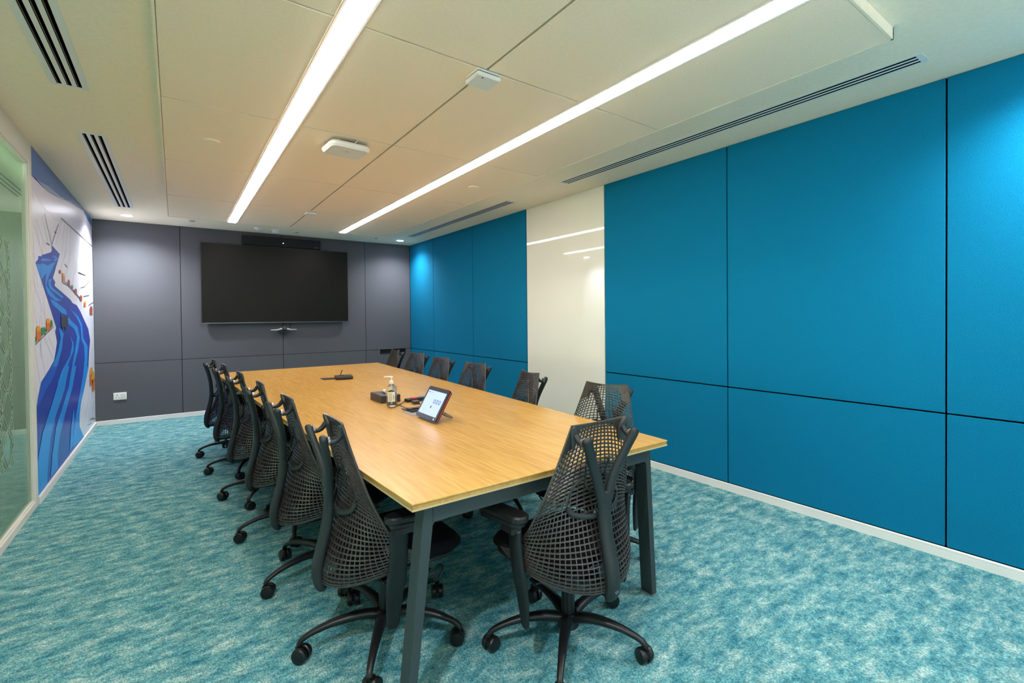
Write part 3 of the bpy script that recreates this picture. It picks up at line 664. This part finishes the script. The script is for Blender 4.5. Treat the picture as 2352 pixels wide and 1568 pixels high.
# tablet console: screen leaning back, facing the mural side
tbm = thing('tablet_console', 'touch tablet on a slanted stand with a lit pale blue screen', 'tablet', T0(-2.178,-5.667))
tilt = math.atan2(.095, .165); Lh = .192
def TM(): return Matrix.Rotation(PI/2,4,'Z') @ Matrix.Rotation(-(tilt),4,'X')
# local x runs along -y/+y of the room, local z up the face, local -y out of the face
R_ = Matrix(((0,1,0,0),(-1,0,0,0),(0,0,1,0),(0,0,0,1)))      # face normal to -x of the room
R_ = R_ @ Matrix.Rotation(-tilt,4,'X')
R_ = Matrix.Translation((0,0,.013)) @ R_
def rr(bm, x0, x1, z0, z1, y0, y1, r, n=5):
    ring = []
    for y in (y0, y1):
        q = []
        for (cx, cz, a0) in ((x1-r,z1-r,0),(x0+r,z1-r,PI/2),(x0+r,z0+r,PI),(x1-r,z0+r,3*PI/2)):
            for i in range(n+1):
                a = a0+PI/2*i/n; q.append(bm.verts.new(R_ @ Vector((cx+r*math.cos(a), y, cz+r*math.sin(a)))))
        ring.append(q)
    m = len(ring[0])
    for i in range(m): bm.faces.new((ring[0][i], ring[0][(i+1)%m], ring[1][(i+1)%m], ring[1][i]))
    bm.faces.new(ring[0]); bm.faces.new(ring[1][::-1])
bm = new(); rr(bm, -.137, .137, 0, Lh, 0, .009, .014); link('tablet_body', bm, mat('tablet_black', (22,24,34), .22, spec=.6), tbm)
bm = new(); rr(bm, -.118, .118, .024, Lh-.024, -.0012, .0, .002); sc = link('lit_screen', bm, mat('tablet_screen', (150,165,215), .3, emit=(150,172,238), estr=.40), tbm)
bm = new()
def ringrect(bm, cx, cz, w, h, t):
    for (a,b,c,d) in ((cx-w,cx+w,cz+h-t,cz+h),(cx-w,cx+w,cz-h,cz-h+t),(cx-w,cx-w+t,cz-h+t,cz+h-t),(cx+w-t,cx+w,cz-h+t,cz+h-t)):
        rr(bm, a, b, c, d, -.0018, -.0010, min(abs(b-a),abs(d-c))*.3, 2)
for i in range(3): ringrect(bm, .018+i*.034, .108, .010, .0115, .0035)
rr(bm, .0, .012, .066, .080, -.0018, -.001, .004, 3)
rr(bm, -.108, -.085, .154, .158, -.0018, -.001, .001, 1)
rr(bm, -.075, -.05, .155, .157, -.0018, -.001, .0008, 1)
link('screen_icon', bm, mat('icon_dark', (60,66,96), .4), sc)
bm = new(); cyl(bm, (0,0,0), .003, .001, 14, axis=1, M=R_ @ Matrix.Translation((-.0,-.0012,Lh-.012))); link('front_camera', bm, M_metal, tbm)
bm = new(); cyl(bm, (0,0,0), .006, .001, 16, axis=1, M=R_ @ Matrix.Translation((.105,-.0012,.012))); link('round_button', bm, mat('button_pale', (220,224,232), .4), tbm)
bm = new(); rr(bm, -.136, .136, .001, Lh-.001, .009, .0135, .014); link('red_rim', bm, M_red, tbm)
bm = new(); rr(bm, -.134, .134, .003, Lh-.003, .0135, .020, .014); link('rear_shell', bm, mat('shell_dark', (34,32,36), .4), tbm)
bm = new(); cyl(bm, (0,.022,.085), .075, .022, 28, r2=.045, axis=1, M=R_ ); link('rear_hub', bm, mat('hub_red', (120,40,32), .4), tbm)
bm = new(); sweep(bm, [(.075,-.05,.05,.022,.022),(.11,-.057,.026,.020,.018),(.143,-.06,.008,.016,.012)], side=(0,1,0)); link('stand_leg', bm, mat('stand_steel', (130,124,120), .35, metal=.6), tbm)

# ------------------------------------------------------------------ swivel chair, facing +x of its own frame after turning
# local frame: +y = forwards, x = sideways, z up; (x, b, z) with b = distance behind the centre
def cr1(xs, ys, x):
    P = list(zip(xs, ys))
    if x <= xs[0]: return ys[0]
    for i in range(len(xs)-1):
        if x <= xs[i+1]:
            t = (x-xs[i])/(xs[i+1]-xs[i])
            y0 = ys[max(i-1,0)]; y1 = ys[i]; y2 = ys[i+1]; y3 = ys[min(i+2,len(ys)-1)]
            return .5*((2*y1)+(-y0+y2)*t+(2*y0-5*y1+4*y2-y3)*t*t+(-y0+3*y1-3*y2+y3)*t**3)
    return ys[-1]
VS = [0,.15,.35,.55,.75,1]
CB = [.250,.240,.195,.160,.160,.180]
CZ = [.322,.390,.518,.650,.785,.930]
def mem(u, v):
    w = v**2.0
    xe = .276+(.140-.276)*w; be = -.07+(.198+.07)*w**.4; ze = .445+(.938-.445)*w
    bc, zc = cr1(VS, CB, v), cr1(VS, CZ, v)
    ph = abs(u)*PI/2; s = math.copysign(math.sin(ph), u); c = math.cos(ph)
    q = v**1.5
    x = xe*((1-q)*s+q*u)
    c2 = (1-q)*c+q*(1-abs(u)**2)
    return Vector((x, -(be+(bc-be)*c2), ze+(zc-ze)*c2))

def make_chair():
    t = bpy.data.objects.new('swivel_chair', None); COL.objects.link(t); t.empty_display_size = .1
    # lattice backrest
    NU = 38
    vv = [i/16*.50 for i in range(16)]+[.50+.5*i/22 for i in range(23)]
    bm = new()
    def rib(fn, n, w, h, across):
        rings = []
        for i in range(n+1):
            u, v = fn(i/n)
            e = .004
            du = mem(min(u+e,1), v)-mem(max(u-e,-1), v); dv = mem(u, min(v+e,1))-mem(u, max(v-e,0))
            nn = du.cross(dv).normalized()
            a = (dv if across == 'v' else du); a = (a-nn*a.dot(nn)).normalized()
            p = mem(u, v)
            rings.append([bm.verts.new(p+a*(sa*w/2)+nn*(sb*h/2)) for sa, sb in ((1,1),(-1,1),(-1,-1),(1,-1))])
        for p, q in zip(rings, rings[1:]):
            for j in range(4): bm.faces.new((p[j], p[(j+1)%4], q[(j+1)%4], q[j]))
    for k, v in enumerate(vv):
        rib(lambda t: (-1+2*t, v), 24, .0046 if v < .5 else .0054, .007, 'v')
    for i in range(NU+1):
        u = -1+2*i/NU
        rib((lambda t: (u, t)) if i % 2 == 0 else (lambda t: (u, t*.5)), 26 if i % 2 == 0 else 13, .0036, .005, 'u')
    path = [mem(1-2*i/16, 0) for i in range(17)]+[mem(-1, i/14) for i in range(1,15)]+[mem(-1+2*i/8, 1) for i in range(1,9)]+[mem(1, 1-i/14) for i in range(1,14)]
    path = [(*p, .009, .007) for p in path]; path.append(path[0])
    sweep(bm, path, side=(0,1,0), n=6, k=1, closed=True)
    # solid side webs where the ribs run together, and the upper corner gussets
    for s in (-1,1):
        for us, v0, v1, nv in (((1,.82),0,.30,8),((1,.66),.88,1,5),((.82,.4),0,.045,2),((.4,0),0,.045,2),((.76,.60),.94,1,3),((.60,.2),.975,1,3)):
            a = [mem(s*us[0], v0+(v1-v0)*k/nv)+Vector((0,0,0)) for k in range(nv+1)]
            b = [mem(s*us[1], v0+(v1-v0)*k/nv) for k in range(nv+1)]
            o_ = Vector((0,.003,0))
            A=[bm.verts.new(p+o_) for p in a]; B=[bm.verts.new(p+o_) for p in b]; C_=[bm.verts.new(p-o_) for p in a]; D_=[bm.verts.new(p-o_) for p in b]
            for k in range(nv):
                bm.faces.new((A[k],A[k+1],B[k+1],B[k])); bm.faces.new((C_[k],D_[k],D_[k+1],C_[k+1]))
                bm.faces.new((B[k],B[k+1],D_[k+1],D_[k])); bm.faces.new((A[k],C_[k],C_[k+1],A[k+1]))
        sweep(bm, [(s*.137,-.200,.935,.014,.012),(s*.130,-.196,.924,.034,.016),(s*.121,-.190,.900,.040,.020),(s*.119,-.184,.870,.026,.014),(s*.118,-.180,.842,.008,.008)], n=8)
    link('backrest', bm, M_mesh, t)
    # Y shaped tower
    bm = new()
    sweep(bm, [(0,-.236,.290,.040,.026),(0,-.252,.300,.056,.036),(0,-.262,.335,.060,.040),(0,-.257,.40,.060,.040),(0,-.232,.50,.058,.038),(0,-.218,.585,.058,.036),(0,-.218,.64,.060,.032),(0,-.222,.680,.044,.022)], n=12, sq=.75)
    for s in (-1,1):
        sweep(bm, [(s*.008,-.219,.60,.034,.030),(s*.017,-.219,.655,.042,.031),(s*.046,-.226,.74,.041,.028),(s*.086,-.242,.82,.040,.027),(s*.118,-.260,.885,.038,.027),(s*.124,-.264,.900,.030,.022),(s*.126,-.265,.905,.014,.012)], n=10, sq=.8)
        sweep(bm, [(s*.119,-.255,.884,.020,.020),(s*.120,-.232,.876,.018,.018),(s*.121,-.212,.884,.018,.020),(s*.122,-.196,.904,.020,.022)], n=8)
    tw = link('back_support', bm, M_tower, t, smooth=True)
    bm = new()
    for s in (-1,1): cyl(bm, (s*.119,-.247,.883), .017, .008, 16, axis=1)
    cyl(bm, (0,-.281,.328), .010, .002, 16, axis=1)
    link('joint_cap', bm, mat('joint_grey', (120,120,122), .3, metal=.7) if 'joint_grey' not in bpy.data.materials else bpy.data.materials['joint_grey'], tw)
    # lower-back loop standing off the mesh
    bm = new()
    lp = [(-.118,.18,.575),(-.128,.186,.545),(-.115,.20,.515),(-.06,.225,.500),(0,.232,.497),(.06,.225,.500),(.115,.20,.515),(.128,.186,.545),(.118,.18,.575),(.09,.186,.612),(.052,.196,.632),(.048,.208,.60),(.0,.213,.575),(-.048,.208,.60),(-.052,.196,.632),(-.09,.186,.612)]
    lp = [(x,-(b-.032),z+.090,.022 if z < .55 else .012,.007) for x,b,z in lp]; lp.append(lp[0])
    sweep(bm, lp, side=(0,.25,1), n=8, k=3, closed=True)
    for s in (-1,1):
        sweep(bm, [(s*.052,-.166,.708,.008,.008),(s*.05,-.172,.74,.007,.007),(s*.058,-.182,.775,.007,.007),(s*.04,-.180,.79,.006,.006)], n=6, k=3)
    link('lumbar_loop', bm, M_tower, t, smooth=True)
    # seat
    bm = new(); slab(bm, .235, .225, .385, .432, .10, n=7, cy=.045, ins=.016); 
    for v in bm.verts:
        yy = v.co.y
        if yy > .16: v.co.z -= (yy-.16)**2*1.6
        if yy < -.05: v.co.x *= 1+.0*yy
    link('seat', bm, M_fab, t, smooth=True)
    bm = new(); slab(bm, .228, .215, .366, .386, .10, n=7, cy=.035, ins=.006); link('seat_pan', bm, M_plast, t)
    bm = new(); box(bm, -.075, .075, -.14, .12, .300, .366)
    sweep(bm, [(0,-.10,.33,.10,.05),(0,-.18,.312,.07,.04),(0,-.245,.308,.045,.035)], n=10, sq=.7)
    sweep(bm, [(-.22,-.06,.345,.05,.022),(0,-.05,.335,.07,.03),(.22,-.06,.345,.05,.022)], side=(0,1,0), n=8)
    link('tilt_mechanism', bm, M_plast, t, bevel=.006)
    bm = new(); sweep(bm, [(.06,.06,.325,.014,.014),(.15,.09,.322,.014,.014),(.20,.12,.318,.014,.012)], n=8)
    sweep(bm, [(.225+.026*math.cos(a*PI/6), .135+.026*math.sin(a*PI/6)*.6, .316+.026*math.sin(a*PI/6), .009,.009) for a in range(12)]+[(.251,.135,.316,.009,.009)], side=(0,1,0), n=6, k=1, closed=True)
    link('adjustment_lever', bm, M_plast, t, smooth=True)
    # armrests
    for s in (-1,1):
        Mx = Matrix.Translation((s*.292,.03,0)) @ Matrix.Rotation(-s*.16,4,'Z')
        bm = new(); slab(bm, .038, .126, .585, .612, .040, n=7, ins=.006)
        for v in bm.verts: v.co = Mx @ v.co
        pad = link('armrest', bm, M_plast, t, smooth=False)
        bm = new(); slab(bm, .036, .110, .570, .586, .034, n=6)
        for v in bm.verts: v.co = Mx @ v.co
        box(bm, s*.30-.022, s*.30+.022, -.075, .0, .552, .572)
        link('pad_cradle', bm, M_plast, pad)
        bm = new()
        sweep(bm, [(s*.288,-.045,.56,.070,.024),(s*.282,-.045,.47,.066,.026),(s*.272,-.05,.38,.070,.026),(s*.262,-.055,.30,.062,.022),(s*.256,-.06,.205,.046,.014),(s*.255,-.062,.185,.030,.010)], side=(0,1,0), n=10, sq=.5)
        link('arm_post', bm, M_plast, pad, smooth=True)
    # gas column and hub
    bm = new(); cyl(bm, (0,0,.10), .027, .14, 20); cyl(bm, (0,0,.24), .016, .07, 20); cyl(bm, (0,0,.068), .045, .055, 24, r2=.036)
    link('gas_column', bm, M_plast, t)
    for k in range(5):
        a = 2*PI*k/5; Rz = Matrix.Rotation(a,4,'Z')
        bm = new()
        sweep(bm, [(.02,0,.100,.050,.040),(.10,0,.118,.046,.036),(.20,0,.115,.036,.028),(.275,0,.098,.028,.022),(.314,0,.080,.024,.020),(.325,0,.062,.022,.020)], side=(0,1,0), n=10, M=Rz, sq=.85)
        lg = link('base_leg', bm, M_plast, t, smooth=True)
        sw = random.Random(k+3).uniform(-1.2,1.2)
        Mc = Rz @ Matrix.Translation((.325,0,0)) @ Matrix.Rotation(sw,4,'Z')
        bm = new()
        for s in (-1,1): 
            rings = []
            for r, d in ((.020,.0045),(.027,.005),(.030,.009),(.030,.020),(.027,.026),(.012,.028)):
                rings.append([bm.verts.new(Mc @ Vector((-.012+r*math.cos(2*PI*i/20), s*d, .0301+r*math.sin(2*PI*i/20)))) for i in range(20)])
            for p, q in zip(rings, rings[1:]):
                for i in range(20): bm.faces.new((p[i], p[(i+1)%20], q[(i+1)%20], q[i]))
            bm.faces.new(rings[0]); bm.faces.new(rings[-1])
        cyl(bm, (0,0,.045), .008, .025, 12, M=Mc)
        box(bm, -.026, .012, -.006, .006, .024, .056, M=Mc)
        link('caster', bm, M_wheel, lg)
    return t
proto = make_chair()
GL = 'swivel chairs along the mural side of the table'; GRt = 'swivel chairs along the teal wall side of the table'
# x, y, heading (degrees from +x), direction of one base leg, label, group
chairs = [
 (-2.624,-6.285, 0, 169, 'black swivel chair at the near corner of the table, mural side, nearest the camera', GL),
 (-2.668,-5.560, 1, 195, 'black swivel chair second from the camera on the mural side', GL),
 (-2.702,-4.855, -1, 185, 'black swivel chair third from the camera on the mural side', GL),
 (-2.740,-4.090, 1, 164, 'black swivel chair third from the screen on the mural side', GL),
 (-2.780,-3.250, 2, 175, 'black swivel chair second from the screen on the mural side', GL),
 (-2.818,-2.560, 1, 178, 'black swivel chair nearest the screen on the mural side', GL),
 (-1.490,-6.310, 195, 20, 'black swivel chair in front of the whiteboard edge, turned slightly to the camera', GRt),
 (-1.475,-5.420, 170, 40, 'black swivel chair standing in front of the white glass board', GRt),
 (-1.435,-4.600, 187, 10, 'black swivel chair against the last teal panel before the whiteboard', GRt),
 (-1.396,-3.830, 185, 60, 'black swivel chair third from the screen on the teal wall side', GRt),
 (-1.340,-3.090, 190, 25, 'black swivel chair second from the screen on the teal wall side', GRt),
 (-1.335,-2.350, 178, 50, 'black swivel chair nearest the screen, in front of the recessed cable box', GRt),
 (-2.045,-6.785, 90, 297, 'black swivel chair at the near end of the table with its back to the camera', 'chair at the table end'),
]
for i, (x, y, hd, leg, lab, grp) in enumerate(chairs):
    c = proto if i == 0 else copy_tree(proto)
    c.location = (x,y,0); c.rotation_euler = (0,0,math.radians(hd-90))
    tag(c, lab, 'chair', grp)
    off = math.radians(leg-(hd-90))
    for ch in c.children:
        if ch.name.startswith('base_leg'): ch.rotation_euler = (0,0,off)

# ------------------------------------------------------------------ camera
f, yaw, pit, rol = 1111.579, -.6595, -.0122, -.0084
cy_, sy_ = math.cos(yaw), math.sin(yaw); cp, sp = math.cos(pit), math.sin(pit)
fwd = Vector((-sy_*cp, cy_*cp, sp)); rt = Vector((cy_, sy_, 0)); up = rt.cross(fwd)
c_, s_ = math.cos(rol), math.sin(rol)
r2, u2 = rt*c_+up*s_, -rt*s_+up*c_
cam = bpy.data.cameras.new('camera'); co = bpy.data.objects.new('camera', cam); COL.objects.link(co)
m4 = Matrix.Identity(4)
for i in range(3): m4[i][0] = r2[i]; m4[i][1] = u2[i]; m4[i][2] = -fwd[i]
m4.translation = Vector((-3.3071,-8.3087,1.3354)); co.matrix_world = m4
cam.sensor_width = 36; cam.lens = 36*f/2352
cam.shift_x = (1176-1263.452)/2352; cam.shift_y = (739.465-784)/2352
cam.clip_start = .02
scn.camera = co

w = bpy.data.worlds.new('world'); scn.world = w; w.use_nodes = True
w.node_tree.nodes['Background'].inputs['Color'].default_value = (.05,.05,.05,1)
scn.view_settings.view_transform = 'Standard'; scn.view_settings.look = 'None'
scn.view_settings.gamma = 1; scn.view_settings.use_curve_mapping = False
scn.view_settings.exposure = 1.5
